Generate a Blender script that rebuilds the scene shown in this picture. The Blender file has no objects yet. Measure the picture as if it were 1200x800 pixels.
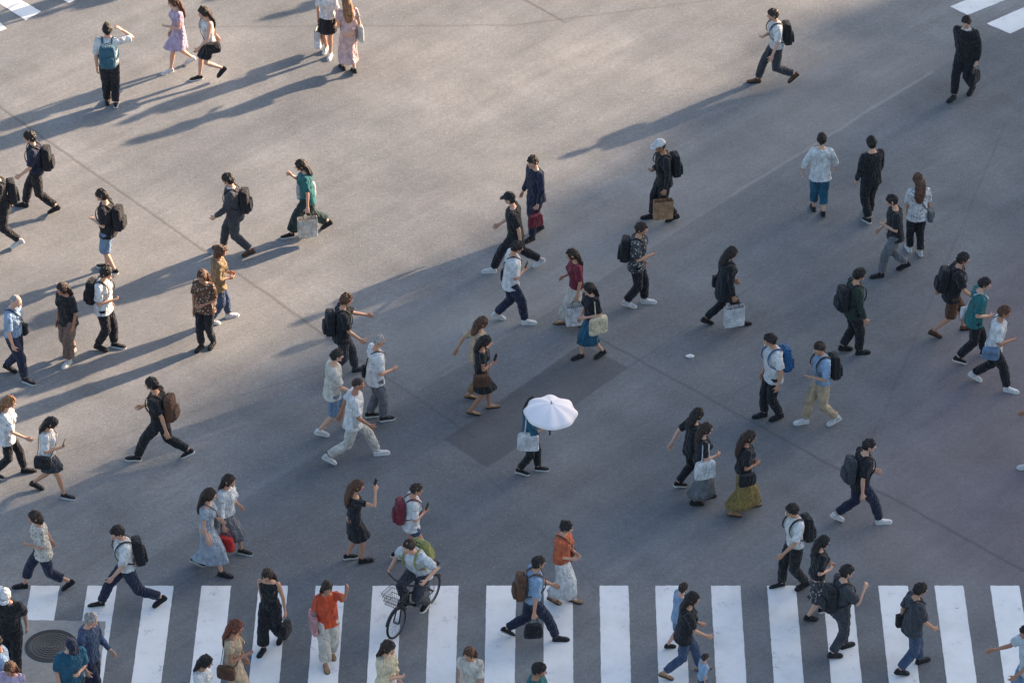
import bpy, math, random
from mathutils import Vector as V, Matrix, noise
R=math.radians; pi=math.pi; cos=math.cos; sin=math.sin
random.seed(7)
sc=bpy.context.scene; col=sc.collection
PITCH=R(34); F=4670.0; HC=38.9
def ground(u,v):
    dx=(u-600)/F; dy=-(v-400)/F
    d=V((dx, cos(PITCH)+dy*sin(PITCH), -sin(PITCH)+dy*cos(PITCH)))
    t=HC/-d.z
    return V((d.x*t,d.y*t,0))
# ------------------------------------------------------------------ mesh builder
class MB:
    def __init__(s): s.v=[];s.f=[];s.mi=[]
    def ring(s,c,a,b,ra,rb,n=12,pw=1.0):
        i0=len(s.v)
        for i in range(n):
            t=2*pi*i/n; ct=cos(t); st=sin(t)
            if pw!=1: ct=math.copysign(abs(ct)**pw,ct); st=math.copysign(abs(st)**pw,st)
            s.v.append(c+a*(ra*ct)+b*(rb*st))
        return list(range(i0,i0+n))
    def bridge(s,r0,r1,m=0):
        n=len(r0)
        for i in range(n):
            j=(i+1)%n; s.f.append((r0[i],r0[j],r1[j],r1[i])); s.mi.append(m)
    def caps(s,r0,r1,m=0):
        s.f.append(tuple(reversed(r0))); s.f.append(tuple(r1)); s.mi+= [m,m]
    def loft(s,rings,m=0):
        for a,b in zip(rings,rings[1:]): s.bridge(a,b,m)
        s.caps(rings[0],rings[-1],m)
    def tube(s,pts,rad,ref=V((1,0,0)),n=10,rnd=(0,0),pw=1.0):
        rings=[]; N=len(pts)
        if isinstance(rad,tuple) and len(rad)==2 and N!=2: rad=[rad]*N
        for i,p in enumerate(pts):
            t=V((0,0,0))
            if i<N-1: t+=(pts[i+1]-p).normalized()
            if i>0: t+=(p-pts[i-1]).normalized()
            if t.length<1e-6: t=V((0,0,1))
            t.normalize()
            a=ref-t*ref.dot(t)
            if a.length<.05:
                q=V((0,1,0)) if abs(t.y)<.9 else V((0,0,1)); a=q-t*q.dot(t)
            a.normalize(); b=t.cross(a)
            r=rad[i] if not isinstance(rad,(int,float)) else rad
            ra,rb=(r if isinstance(r,tuple) else (r,r))
            m=min(ra,rb)
            if i==0 and rnd[0]:
                rings.append(s.ring(p-t*m*.85,a,b,ra*.45,rb*.45,n,pw)); rings.append(s.ring(p-t*m*.5,a,b,ra*.82,rb*.82,n,pw))
            rings.append(s.ring(p,a,b,ra,rb,n,pw))
            if i==N-1 and rnd[1]:
                rings.append(s.ring(p+t*m*.5,a,b,ra*.82,rb*.82,n,pw)); rings.append(s.ring(p+t*m*.85,a,b,ra*.45,rb*.45,n,pw))
        s.loft(rings)
    def grid(s,fn,nu=20,nv=14,m=0):
        i0=len(s.v); s.v.append(fn(V((0,0,-1)))); rows=[]
        for j in range(1,nv):
            e=-pi/2+pi*j/nv; row=[]
            for i in range(nu):
                a=2*pi*i/nu; row.append(len(s.v)); s.v.append(fn(V((cos(e)*cos(a),cos(e)*sin(a),sin(e)))))
            rows.append(row)
        top=len(s.v); s.v.append(fn(V((0,0,1))))
        for a,b in zip(rows,rows[1:]): s.bridge(a,b,m)
        for i in range(nu):
            j=(i+1)%nu
            s.f.append((i0,rows[0][j],rows[0][i])); s.f.append((top,rows[-1][i],rows[-1][j])); s.mi+=[m,m]
    def ell(s,c,rx,ry,rz,M=None,nu=12,nv=8,m=0):
        M=M or Matrix.Identity(3)
        s.grid(lambda d: c+M@V((d.x*rx,d.y*ry,d.z*rz)),nu,nv,m)
    def box(s,c,ax,ay,az,x,y,z,m=0):
        i0=len(s.v)
        for k in (-1,1):
            for q in ((-1,-1),(1,-1),(1,1),(-1,1)): s.v.append(c+ax*(q[0]*x/2)+ay*(q[1]*y/2)+az*(k*z/2))
        for q in ((3,2,1,0),(4,5,6,7),(0,1,5,4),(1,2,6,5),(2,3,7,6),(3,0,4,7)): s.f.append(tuple(i0+k for k in q)); s.mi.append(m)
    def torus(s,c,ax,Rr,r,n=28,m=8):
        ax=ax.normalized(); q=V((0,0,1)) if abs(ax.z)<.9 else V((1,0,0))
        a=(q-ax*q.dot(ax)).normalized(); b=ax.cross(a); rings=[]
        for i in range(n):
            t=2*pi*i/n; d=a*cos(t)+b*sin(t)
            rings.append(s.ring(c+d*Rr,d,ax,r,r,m))
        for i in range(n): s.bridge(rings[(i+1)%n],rings[i])
    def mesh(s,name,org=None):
        me=bpy.data.meshes.new(name)
        vs=[tuple(p-org) for p in s.v] if org else [tuple(p) for p in s.v]
        me.from_pydata(vs,[],s.f); me.update()
        me.polygons.foreach_set('use_smooth',[True]*len(me.polygons))
        if any(s.mi): me.polygons.foreach_set('material_index',s.mi)
        return me
clouds=bpy.data.textures.new('fold_noise','CLOUDS'); clouds.noise_scale=.085; clouds.noise_depth=2
def link(name,mb,mat,parent=None,vox=0,disp=0,sub=0,flat=False,org=None,smooth=4):
    me=mb.mesh(name,org); 
    for m in (mat if isinstance(mat,(list,tuple)) else [mat]): me.materials.append(m)
    o=bpy.data.objects.new(name,me); col.objects.link(o); o.parent=parent
    if flat: me.polygons.foreach_set('use_smooth',[False]*len(me.polygons))
    if vox:
        r=o.modifiers.new('Remesh','REMESH'); r.mode='VOXEL'; r.voxel_size=vox; r.use_smooth_shade=True
        if smooth:
            q=o.modifiers.new('Smooth','SMOOTH'); q.factor=.5; q.iterations=smooth
    if disp:
        d=o.modifiers.new('Folds','DISPLACE'); d.texture=clouds; d.strength=disp; d.mid_level=.46; d.texture_coords='LOCAL'
    if sub:
        q=o.modifiers.new('Subdivision','SUBSURF'); q.levels=sub; q.render_levels=sub
    return o
def empty(name,loc,rz=0,**k):
    o=bpy.data.objects.new(name,None); col.objects.link(o); o.location=loc; o.rotation_euler=(0,0,rz); o.empty_display_size=.2
    for a,b in k.items(): o[a]=b
    return o
# ------------------------------------------------------------------ materials
def lin(c): 
    return tuple((x/255/12.92 if x/255<=.04045 else ((x/255+.055)/1.055)**2.4) for x in c)+(1,)
class NT:
    def __init__(s,name):
        s.m=bpy.data.materials.new(name); s.m.use_nodes=True; s.t=s.m.node_tree; s.b=s.t.nodes['Principled BSDF']
    def n(s,ty,**k):
        q=s.t.nodes.new(ty)
        for a,b in k.items(): setattr(q,a,b)
        return q
    def put(s,sock,val):
        if isinstance(val,bpy.types.NodeSocket): s.t.links.new(val,sock)
        else: sock.default_value=val
    def math(s,op,a,b=None,c=None,clamp=False):
        q=s.n('ShaderNodeMath',operation=op,use_clamp=clamp); s.put(q.inputs[0],a)
        if b is not None: s.put(q.inputs[1],b)
        if c is not None: s.put(q.inputs[2],c)
        return q.outputs[0]
    def ramp(s,x,a,b,lo=0.,hi=1.):
        q=s.n('ShaderNodeMapRange',interpolation_type='SMOOTHSTEP'); s.put(q.inputs[0],x)
        q.inputs[1].default_value=a;q.inputs[2].default_value=b;q.inputs[3].default_value=lo;q.inputs[4].default_value=hi
        return q.outputs[0]
    def noise(s,vec,scale,detail=3,rough=.55):
        q=s.n('ShaderNodeTexNoise'); s.put(q.inputs['Vector'],vec); q.inputs['Scale'].default_value=scale; q.inputs['Detail'].default_value=detail; q.inputs['Roughness'].default_value=rough
        return q.outputs[0]
    def mix(s,f,a,b,bt='MIX'):
        q=s.n('ShaderNodeMix',data_type='RGBA',blend_type=bt); s.put(q.inputs[0],f); s.put(q.inputs[6],a); s.put(q.inputs[7],b)
        return q.outputs[2]
    def bump(s,h,st,dist):
        q=s.n('ShaderNodeBump'); s.put(q.inputs['Height'],h); q.inputs['Strength'].default_value=st; q.inputs['Distance'].default_value=dist
        s.t.links.new(q.outputs[0],s.b.inputs['Normal'])
COL=dict(white=(226,225,224),offwhite=(216,208,196),black=(38,38,42),navy=(42,48,70),dgrey=(66,68,74),grey=(116,118,122),lblue=(146,172,200),
 teal=(46,112,114),lilac=(196,176,200),pink=(220,184,180),mustard=(150,126,90),beige=(200,176,146),brown=(104,72,52),tan=(164,130,96),dusky=(132,108,96),
 jeans=(70,86,114),ljeans=(122,146,174),orange=(222,88,52),rust=(204,108,72),maroon=(128,46,60),red=(196,46,42),cream=(226,210,178),
 green=(48,60,52),gold=(150,128,72),blue=(46,100,150),paper=(180,140,104),pale=(166,176,188),olive=(150,150,90),dgreen=(40,60,60),bteal=(40,96,122),mteal=(66,108,128),dusty=(200,148,150),light=(206,212,216))
_m={}
def cloth(c):
    if c in _m: return _m[c]
    pat=c.endswith('*'); base=COL[c.rstrip('*')]
    k=NT('cloth_'+c.replace('*','_print')); tc=k.n('ShaderNodeTexCoord').outputs['Object']
    b=lin(base)
    big=k.noise(tc,7,3); fine=k.noise(tc,90,2)
    cc=k.mix(k.ramp(big,.3,.7),tuple(x*.72 for x in b[:3])+(1,),tuple(min(1,x*1.1) for x in b[:3])+(1,))
    if pat:
        p=k.n('ShaderNodeTexVoronoi'); k.put(p.inputs['Vector'],tc); p.inputs['Scale'].default_value=19
        o=lin((215,208,196)) if sum(base)<340 else lin((96,74,70))
        cc=k.mix(k.ramp(p.outputs['Distance'],.36,.24,0,.65),cc,o)
    k.put(k.b.inputs['Base Color'],cc); k.b.inputs['Roughness'].default_value=.88
    k.b.inputs['Specular IOR Level'].default_value=.25; k.b.inputs['Sheen Weight'].default_value=.12
    mp=k.n('ShaderNodeMapping'); k.put(mp.inputs[0],tc); mp.inputs['Scale'].default_value=(1,1,.5); mp.inputs['Rotation'].default_value=(.5,.4,0)
    wv=k.n('ShaderNodeTexNoise'); k.put(wv.inputs['Vector'],mp.outputs[0]); wv.inputs['Scale'].default_value=13; wv.inputs['Detail'].default_value=2; wv.inputs['Distortion'].default_value=1.2
    k.bump(k.math('ADD',wv.outputs[0],k.math('MULTIPLY',fine,.08)),1.0,.09)
    _m[c]=k.m; return k.m
def plain(name,rgb,rough=.5,metal=0.,nz=.15,sc_=30):
    if name in _m: return _m[name]
    k=NT(name); tc=k.n('ShaderNodeTexCoord').outputs['Object']; b=lin(rgb)
    n=k.noise(tc,sc_,3); k.put(k.b.inputs['Base Color'],k.mix(n,tuple(x*(1-nz) for x in b[:3])+(1,),tuple(min(1,x*(1+nz)) for x in b[:3])+(1,)))
    k.b.inputs['Roughness'].default_value=rough; k.b.inputs['Metallic'].default_value=metal; _m[name]=k.m; return k.m
SKIN=[plain('skin_light',(204,158,134),.5,0,.06,12),plain('skin_warm',(190,142,114),.5,0,.06,12),plain('skin_tan',(168,120,94),.5,0,.06,12)]
HAIRC=dict(hblack=(34,29,28),hdark=(52,38,32),hbrown=(88,58,42),hlight=(138,96,64),hred=(108,58,42),hgrey=(150,146,142))
def hairmat(c):
    if c in _m: return _m[c]
    k=NT('hair_'+c[1:]); tc=k.n('ShaderNodeTexCoord').outputs['Object']; mp=k.n('ShaderNodeMapping'); k.put(mp.inputs[0],tc); mp.inputs['Scale'].default_value=(1,1,.25)
    n=k.noise(mp.outputs[0],60,3); b=lin(HAIRC[c])
    k.put(k.b.inputs['Base Color'],k.mix(k.ramp(n,.35,.65),tuple(x*.5 for x in b[:3])+(1,),tuple(x*1.9 for x in b[:3])+(1,)))
    k.b.inputs['Roughness'].default_value=.45; k.bump(n,1.0,.04); _m[c]=k.m; return k.m
EYEW=plain('eye_white',(225,222,218),.3); EYED=plain('eye_dark',(28,20,18),.25); LIP=plain('lips',(176,100,92),.5)
SOLE=plain('sole_white',(215,212,206),.6); SOLED=plain('sole_dark',(40,38,38),.6)
RUB=plain('strap_black',(30,30,32),.7); METAL=plain('steel',(150,152,156),.3,.9); GLASS=plain('screen_glass',(20,24,30),.12)
# ------------------------------------------------------------------ human figure
TR=[(.475,0,.045,.070),(.50,-.005,.062,.090),(.53,-.006,.065,.094),(.57,-.002,.058,.085),(.61,0,.050,.076),(.66,0,.055,.082),(.71,.002,.062,.091),
    (.76,0,.063,.100),(.795,-.004,.055,.103),(.815,-.006,.043,.086),(.83,-.006,.033,.054),(.85,-.003,.029,.033),(.885,.005,.028,.029)]
class Sk:
    def __init__(s,H,sex,S,fr,lift,lean,tw,over=None):
        s.H=H; s.sex=sex; s.g=.9 if sex=='f' else 1.0; s.wf=.9 if sex=='f' else 1.0; s.lean=R(lean); s.tw=R(tw)
        h=.515; L1=.245*H; L2=.225*H; L=L1+L2
        w=.046*H
        if over:
            s.P=over['P']; s.ank={1:over['l'],-1:over['r']}; s.fp={1:over.get('fp',0),-1:over.get('fp',0)}
        else:
            a=.47*S; b=-.53*S
            zr=(.045+min(.055,.075*S))*H
            th=math.asin(min(.98,zr/H/.1235))-R(21.4)
            zr2=zr+lift
            if lift: th=R(40)
            s.ank={fr:V((a,fr*w,.045*H)),-fr:V((b,-fr*w,zr2))}; s.fp={fr:0,-fr:max(0,th)}
            zp=min(.045*H+math.sqrt((.99*L)**2-a*a), zr2+math.sqrt(max(.01,(.995*L)**2-b*b)), h*H)
            s.P=V((0,0,zp))
        s.hip={};s.knee={};s.fd={};s.fu={}
        for sd in (1,-1):
            hp=s.P+V((0,sd*.052*H,0)); ak=s.ank[sd]; d=ak-hp; D=min(d.length,L*.998); dn=d.normalized()
            x=(L1*L1-L2*L2+D*D)/(2*D); y=math.sqrt(max(0,L1*L1-x*x)); fw=V((1,0,.0)); fw=(fw-dn*fw.dot(dn)).normalized()
            if D<d.length: s.ank[sd]=hp+dn*D
            s.hip[sd]=hp; s.knee[sd]=hp+dn*x+fw*y
            q=s.fp[sd]; s.fd[sd]=V((cos(q),0.06*sd,-sin(q))).normalized(); s.fu[sd]=V((sin(q),0,cos(q)))
    def Rm(s,f):
        k=max(0,min(1,(f-.515)/.3)); kl=max(0,min(1,(f-.50)/.06))
        return Matrix.Rotation(s.lean*kl,3,'Y')@Matrix.Rotation(s.tw*k,3,'Z')
    def T(s,f,x=0,y=0): return s.P+s.Rm(f)@V((x*s.H,y*s.H,(f-.515)*s.H))
    def torso(s,mb,rows,inf,n=20,x1=None):
        rg=[]
        for f,xo,rx,ry in rows:
            M=s.Rm(f); 
            if s.sex=='f':
                if f>.7: ry*=.9
                elif f>.58: ry*=.93; rx*=.96
            rg.append(mb.ring(s.T(f,xo,0),M@V((1,0,0)),M@V((0,1,0)),(rx+inf)*s.H,(ry+inf)*s.H,n,.9))
        mb.loft(rg)
        if s.sex=='f' and rows[-1][0]>.76 and rows[0][0]<.7:
            for sd in (1,-1): mb.ell(s.T(.735,.045,sd*.04),(.034+inf)*s.H,(.036+inf*.5)*s.H,(.034+inf*.5)*s.H)
AP=dict(hang=(2,9,10,4),bag=(2,13,4,0),phone=(4,7,100,42),up=(108,14,52,0),head=(95,65,125,10),fwd=(22,6,30,8),crook=(-4,9,92,28),strap=(28,14,130,25),
        back=(-42,12,10,0),out=(8,24,18,4),reach=(52,12,22,0),swf=(22,7,24,8),swb=(-22,9,10,0),pocket=(-14,20,42,10))
def arm_j(sk,side,mode,rnd=None):
    H=sk.H; M=sk.Rm(.8); Sh=sk.T(.797,-.004,side*.106*sk.wf); U=.172*H; Fo=.145*H
    if isinstance(mode,V):
        d=mode-Sh; D=min(d.length,(U+Fo)*.99); dn=d.normalized(); x=(U*U-Fo*Fo+D*D)/(2*D); y=math.sqrt(max(0,U*U-x*x))
        q=V((-.3,side*.7,-1)); q=(q-dn*q.dot(dn)).normalized(); El=Sh+dn*x+q*y; W=Sh+dn*D
        return Sh,El,W
    j=(lambda s:rnd.uniform(-s,s)) if (rnd and mode!='head') else (lambda s:0)
    p,ab,fl,inw=AP[mode]
    p=R(p+j(7)); ab=R(ab+j(2.5)); fl=R(fl+abs(j(14))*(-1 if fl>60 else 1)); inw=R(inw+j(8))
    u=V((sin(p)*cos(ab),side*sin(ab),-cos(p)*cos(ab)))
    g=V((sin(p+fl)*cos(inw),side*(sin(ab)*.5-sin(inw)),-cos(p+fl)*cos(inw))).normalized()
    if mode=='head': g=V((-.1,-side*.75,.66)).normalized()
    El=Sh+M@u*U; return Sh,El,El+M@g*Fo
def lp(a,b,t): return a+(b-a)*t
def headpt(d,H):
    x,y,z=d; X=(.058 if x>0 else .062)*x; Y=.0455*y; Z=.066*z
    if z<0:
        k=-z; Y*=1-.26*k; X*=(1-.08*k) if x>0 else (1-.30*k)
    return V((X,Y,Z))*H
def hair_min(az,style):
    tb={'short':[(0,20),(.7,15),(1.1,2),(1.45,-12),(1.9,-36),(3.15,-58)],'crop':[(0,42),(.8,36),(1.2,14),(1.6,8),(2,-12),(3.15,-30)],
        'long':[(0,20),(.6,15),(.95,-14),(1.2,-45),(1.6,-62),(3.15,-75)],'bald':[(0,89),(1.2,60),(1.5,6),(2,-12),(3.15,-30)]}[style]
    for (a,b),(c,d) in zip(tb,tb[1:]):
        if az<=c: return b+(d-b)*(az-a)/(c-a)
    return tb[-1][1]
eye_me=None
def build_hand(mb,sk,side,E,W,grip,up):
    H=sk.H; d=(W-E).normalized(); pn=V((0,-side,0)) if not up else V((0,-side*.3,1)); 
    if abs(pn.dot(d))>.9: pn=V((1,0,0))
    pn=(pn-d*pn.dot(d)).normalized(); w=d.cross(pn)
    if w.x*1.0+w.z*.5<0: w=-w
    K=W+d*.052*H
    mb.tube([W-d*.01*H,W+d*.02*H,K],[(.010*H,.016*H),(.0115*H,.024*H),(.010*H,.026*H)],ref=pn,n=10,rnd=(0,1))
    ln=(.040,.046,.043,.034)
    for i in range(4):
        o=(1.5-i)*.0135*H; p=K+w*o; cu=R((22+5*i) if not grip else 62); pts=[p-d*.01*H,p]; a=cu*.5; dd=ln[i]*H
        fan=w*(.10*(1.5-i)/1.5)
        for q in (.45,.32,.25):
            p=p+(d*cos(a)+pn*sin(a)+fan*(0 if grip else 1)).normalized()*dd*q; pts.append(p); a+=cu
        mb.tube(pts,[.0055*H,.0053*H,.005*H,.0046*H,.004*H],ref=pn,n=6,rnd=(0,1))
    b=W+d*.018*H+w*.018*H; t1=b+(w*.65+d*.7+pn*.3)*.026*H; t2=t1+(w*.15+d*.9+pn*.45)*.022*H
    mb.tube([b-w*.008*H,b,t1,t2],[.008*H,.0075*H,.006*H,.005*H],ref=pn,n=6,rnd=(0,1))
    return W+d*.06*H+pn*.012*H
def skirt(mb,sk,f0,zh,flare,ple=0,n=36,amp=.05):
    H=sk.H; z0=sk.T(f0).z; rg=[]
    def lx(sd,z):
        h,k,a=sk.hip[sd],sk.knee[sd],sk.ank[sd]
        if z>=h.z: return h
        if z>k.z: return lp(h,k,(h.z-z)/(h.z-k.z))
        return lp(k,a,min(1,(k.z-z)/max(.01,k.z-a.z)))
    N=10
    for i in range(N+1):
        t=i/N; z=z0+(zh-z0)*t; A=lx(1,z); B=lx(-1,z); k=min(1,t*4)
        cx=(A.x+B.x)/2*k+(1-k)*sk.T(f0).x
        rx=lp(.058*H,abs(A.x-B.x)/2+(.056+flare*t)*H,k) if k<1 else abs(A.x-B.x)/2+(.056+flare*t)*H
        ry=(.080+.02*k+flare*.75*t)*H
        i0=len(mb.v); ph=.7*sin(3*t)
        for j in range(n):
            a=2*pi*j/n; m=1+amp*t*sin(ple*a+ph)+(amp*.6*t*sin(3*a+1)) if ple else 1
            mb.v.append(V((cx+rx*cos(a)*m,-ry*sin(a)*m,z+.012*t*sin(ple*a))))
        rg.append(list(range(i0,i0+n)))
    mb.loft(rg)
def shoe(sk,sd,c,parent,kind):
    H=sk.H; A=sk.ank[sd]; fd=sk.fd[sd]; fu=(sk.fu[sd]-fd*fd.dot(sk.fu[sd])).normalized(); b=fd.cross(fu)
    rows=[(-.037,.012,.026),(-.030,.019,.046),(-.006,.0215,.060),(.018,.0215,.052),(.04,.022,.040),(.075,.027,.031),(.10,.025,.026),(.118,.015,.018),(.124,.008,.012)]
    if kind=='sandal': rows=[(a_,w_,h_*.62) for a_,w_,h_ in rows]
    mb=MB(); mb.loft([mb.ring(A+fd*s*H+fu*(-.037+h/2-.002)*H,fu,b,h/2*H,w*H,12,.8) for s,w,h in rows])
    o=link('shoe',mb,cloth(c),parent,sub=1)
    mb=MB(); rg=[]
    for z in (-.045,-.034):
        i0=len(mb.v)
        ol=[(-.039,0)]+[(s,w+.003) for s,w,h in rows[1:-1]]+[(.127,0)]+[(s,-w-.003) for s,w,h in reversed(rows[1:-1])]
        for s,w in ol: mb.v.append(A+fd*s*H-b*w*H+fu*z*H)
        rg.append(list(range(i0,i0+len(ol))))
    mb.loft(rg)
    link('sole',mb,SOLE if c in('white','offwhite') or kind=='sneaker' else SOLED,o,flat=True)
def rbox(mb,c,ax,ay,az,x,y,z,pw=.45,n=20,taper=1.0):
    rg=[]
    for t,k in ((-.5,.80),(-.485,.92),(-.44,1),(-.2,1.02),(.1,1.0),(.35,.97),(.45,.90),(.49,.74),(.5,.5)):
        kk=k*(1+(taper-1)*(t+.5)); rg.append(mb.ring(c+az*z*t,ax,ay,x/2*kk,y/2*kk,n,pw))
    mb.loft(rg)
KN=dict(backpack='backpack',tote='tote bag',shopping='shopping bag',handbag='handbag',satchel='shoulder bag',phone='phone')
def make_bag(root,sk,kind,c,side,grip,who,clab=None):
    H=sk.H; M=sk.Rm(.7); fx=M@V((1,0,0)); fy=M@V((0,1,0)); fz=M@V((0,0,1)); Z=V((0,0,1)); s_=H/1.7
    cn=clab or {'dgrey':'dark grey','lblue':'light blue','offwhite':'off-white','paper':'brown paper','dgreen':'dark green','pale':'pale grey','ljeans':'pale blue','mteal':'teal blue','dusty':'pink'}.get(c,c)
    lab=f"{cn} {KN[kind]} {'on' if kind=='backpack' else 'of'} the person {who}"
    if kind=='backpack': base=sk.T(.57,-.15,0)
    elif kind in('tote','satchel'): base=sk.T(.42,0,side*.14)
    else: base=grip+V((0,0,-.4 if kind!='phone' else 0))
    o=empty(kind if kind not in('tote','shopping','satchel') else {'tote':'tote_bag','shopping':'shopping_bag','satchel':'shoulder_bag'}[kind],root.matrix_world@base,root.rotation_euler.z,label=lab,category={'backpack':'backpack','phone':'phone'}.get(kind,'bag'),group={'backpack':'backpacks worn by pedestrians','phone':'phones held by pedestrians'}.get(kind,'bags carried by pedestrians'))
    m=cloth(c)
    def L(n,mb,mt,par=None,**k): return link(n,mb,mt,par or o,org=base,**k)
    if kind=='backpack':
        d=.16*s_; cc=sk.T(.675,0,0)+fx*(-(.063+.019)*H-d/2)
        mb=MB(); rbox(mb,cc,fx,fy,fz,d,.30*s_,.44*s_); L('pack',mb,m,disp=.02,sub=1)
        mb=MB(); rbox(mb,cc-fx*(d/2+.008)-fz*.08*s_,fx,fy,fz,.06,.24*s_,.20*s_); L('pocket',mb,m,sub=1)
        mb=MB(); t=cc+fz*.22*s_+fx*.03; mb.tube([t-fy*.04,t-fy*.035+fz*.03,t+fy*.035+fz*.03,t+fy*.04],.007,n=6); L('handle',mb,RUB)
        for sd in (1,-1):
            mb=MB(); P=[(.80,-.082,.045),(.832,-.056,.055),(.849,-.008,.058),(.830,.049,.062),(.79,.083,.064),(.73,.093,.068),(.68,.076,.092),(.64,.005,.115),(.60,-.080,.084)]
            mb.tube([sk.T(f,x,sd*y*sk.wf) for f,x,y in P],(.013*H,.0045*H),ref=fy,n=8); L('strap',mb,RUB if c in('black','navy','dgrey') else m,sub=1)
    elif kind=='tote':
        cy=side*.138; mb=MB(); cc=sk.T(.515,0,cy); rbox(mb,cc,V((1,0,0)),V((0,1,0)),Z,.36,.10,.34,.5); L('bag_body',mb,m,disp=.03,sub=1)
        for x in (-.05,.05):
            mb=MB(); mb.tube([cc+V((x*1.6,0,.13)),sk.T(.66,x*.7,side*.137),sk.T(.81,x*.6,side*.114),sk.T(.838,0,side*.087),sk.T(.81,-x*.2,side*.1)],(.012,.004),ref=V((1,0,0)),n=6); L('strap',mb,m)
    elif kind=='satchel':
        cy=side*.132; cc=sk.T(.51,-.01,cy); mb=MB(); rbox(mb,cc,V((1,0,0)),V((0,1,0)),Z,.30,.10,.22,.5); L('bag_body',mb,m,disp=.02,sub=1)
        mb=MB(); mb.box(cc+V((0,side*.054,.045)),V((1,0,0)),V((0,1,0)),Z,.26,.008,.11); L('flap',mb,m)
        mb=MB(); a=sk.T
        mb.tube([cc+V((.10,0,.08)),a(.60,.068,side*.093),a(.69,.093,side*.03),a(.78,.085,-side*.03),a(.828,.036,-side*.052),a(.848,-.01,-side*.055),a(.82,-.064,-side*.04),a(.74,-.088,0),a(.62,-.078,side*.068),cc+V((-.10,0,.08))],(.013,.004),ref=Z,n=6); L('strap',mb,RUB if c=='black' else m)
    elif kind in('shopping','handbag'):
        w,d,h=((.36,.13,.38) if kind=='shopping' else (.32,.14,.24)); top=grip+V((0,0,-.12)); cc=top-V((0,0,h/2))
        mb=MB()
        if kind=='shopping':
            ro=[mb.ring(cc+V((0,0,z)),V((1,0,0)),V((0,1,0)),w/2*k,d/2*k,20,.12) for z,k in ((-h/2,.95),(-h/2+.004,.97),(0,1.0),(h/2,1.0),(h/2,.96),(0,.94),(-h/2+.02,.92))]
            mb.loft(ro); L('bag_body',mb,m,flat=True)
        else: rbox(mb,cc,V((1,0,0)),V((0,1,0)),Z,w,d,h,.5,taper=.85); L('bag_body',mb,m,sub=1,disp=.01)
        for y in (-1,1):
            mb=MB(); y0=y*d*.45
            mb.tube([top+V((-w*.25,y0,-.02)),top+V((-w*.2,y0*.6,.06)),grip+V((-.03,0,-.005)),grip+V((.03,0,-.005)),top+V((w*.2,y0*.6,.06)),top+V((w*.25,y0,-.02))],.005,n=6); L('handle',mb,m if kind=='handbag' else RUB)
    else:
        mb=MB(); ax=V((.35,0,.94)).normalized(); nx=V((-.94,0,.35)); mb.box(grip+ax*.04+nx*.012,V((0,1,0)),nx,ax,.075,.009,.15); L('case',mb,m,flat=True)
        mb=MB(); mb.box(grip+ax*.04+nx*.018,V((0,1,0)),nx,ax,.068,.002,.14); L('screen',mb,GLASS,flat=True)
NP=0
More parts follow.
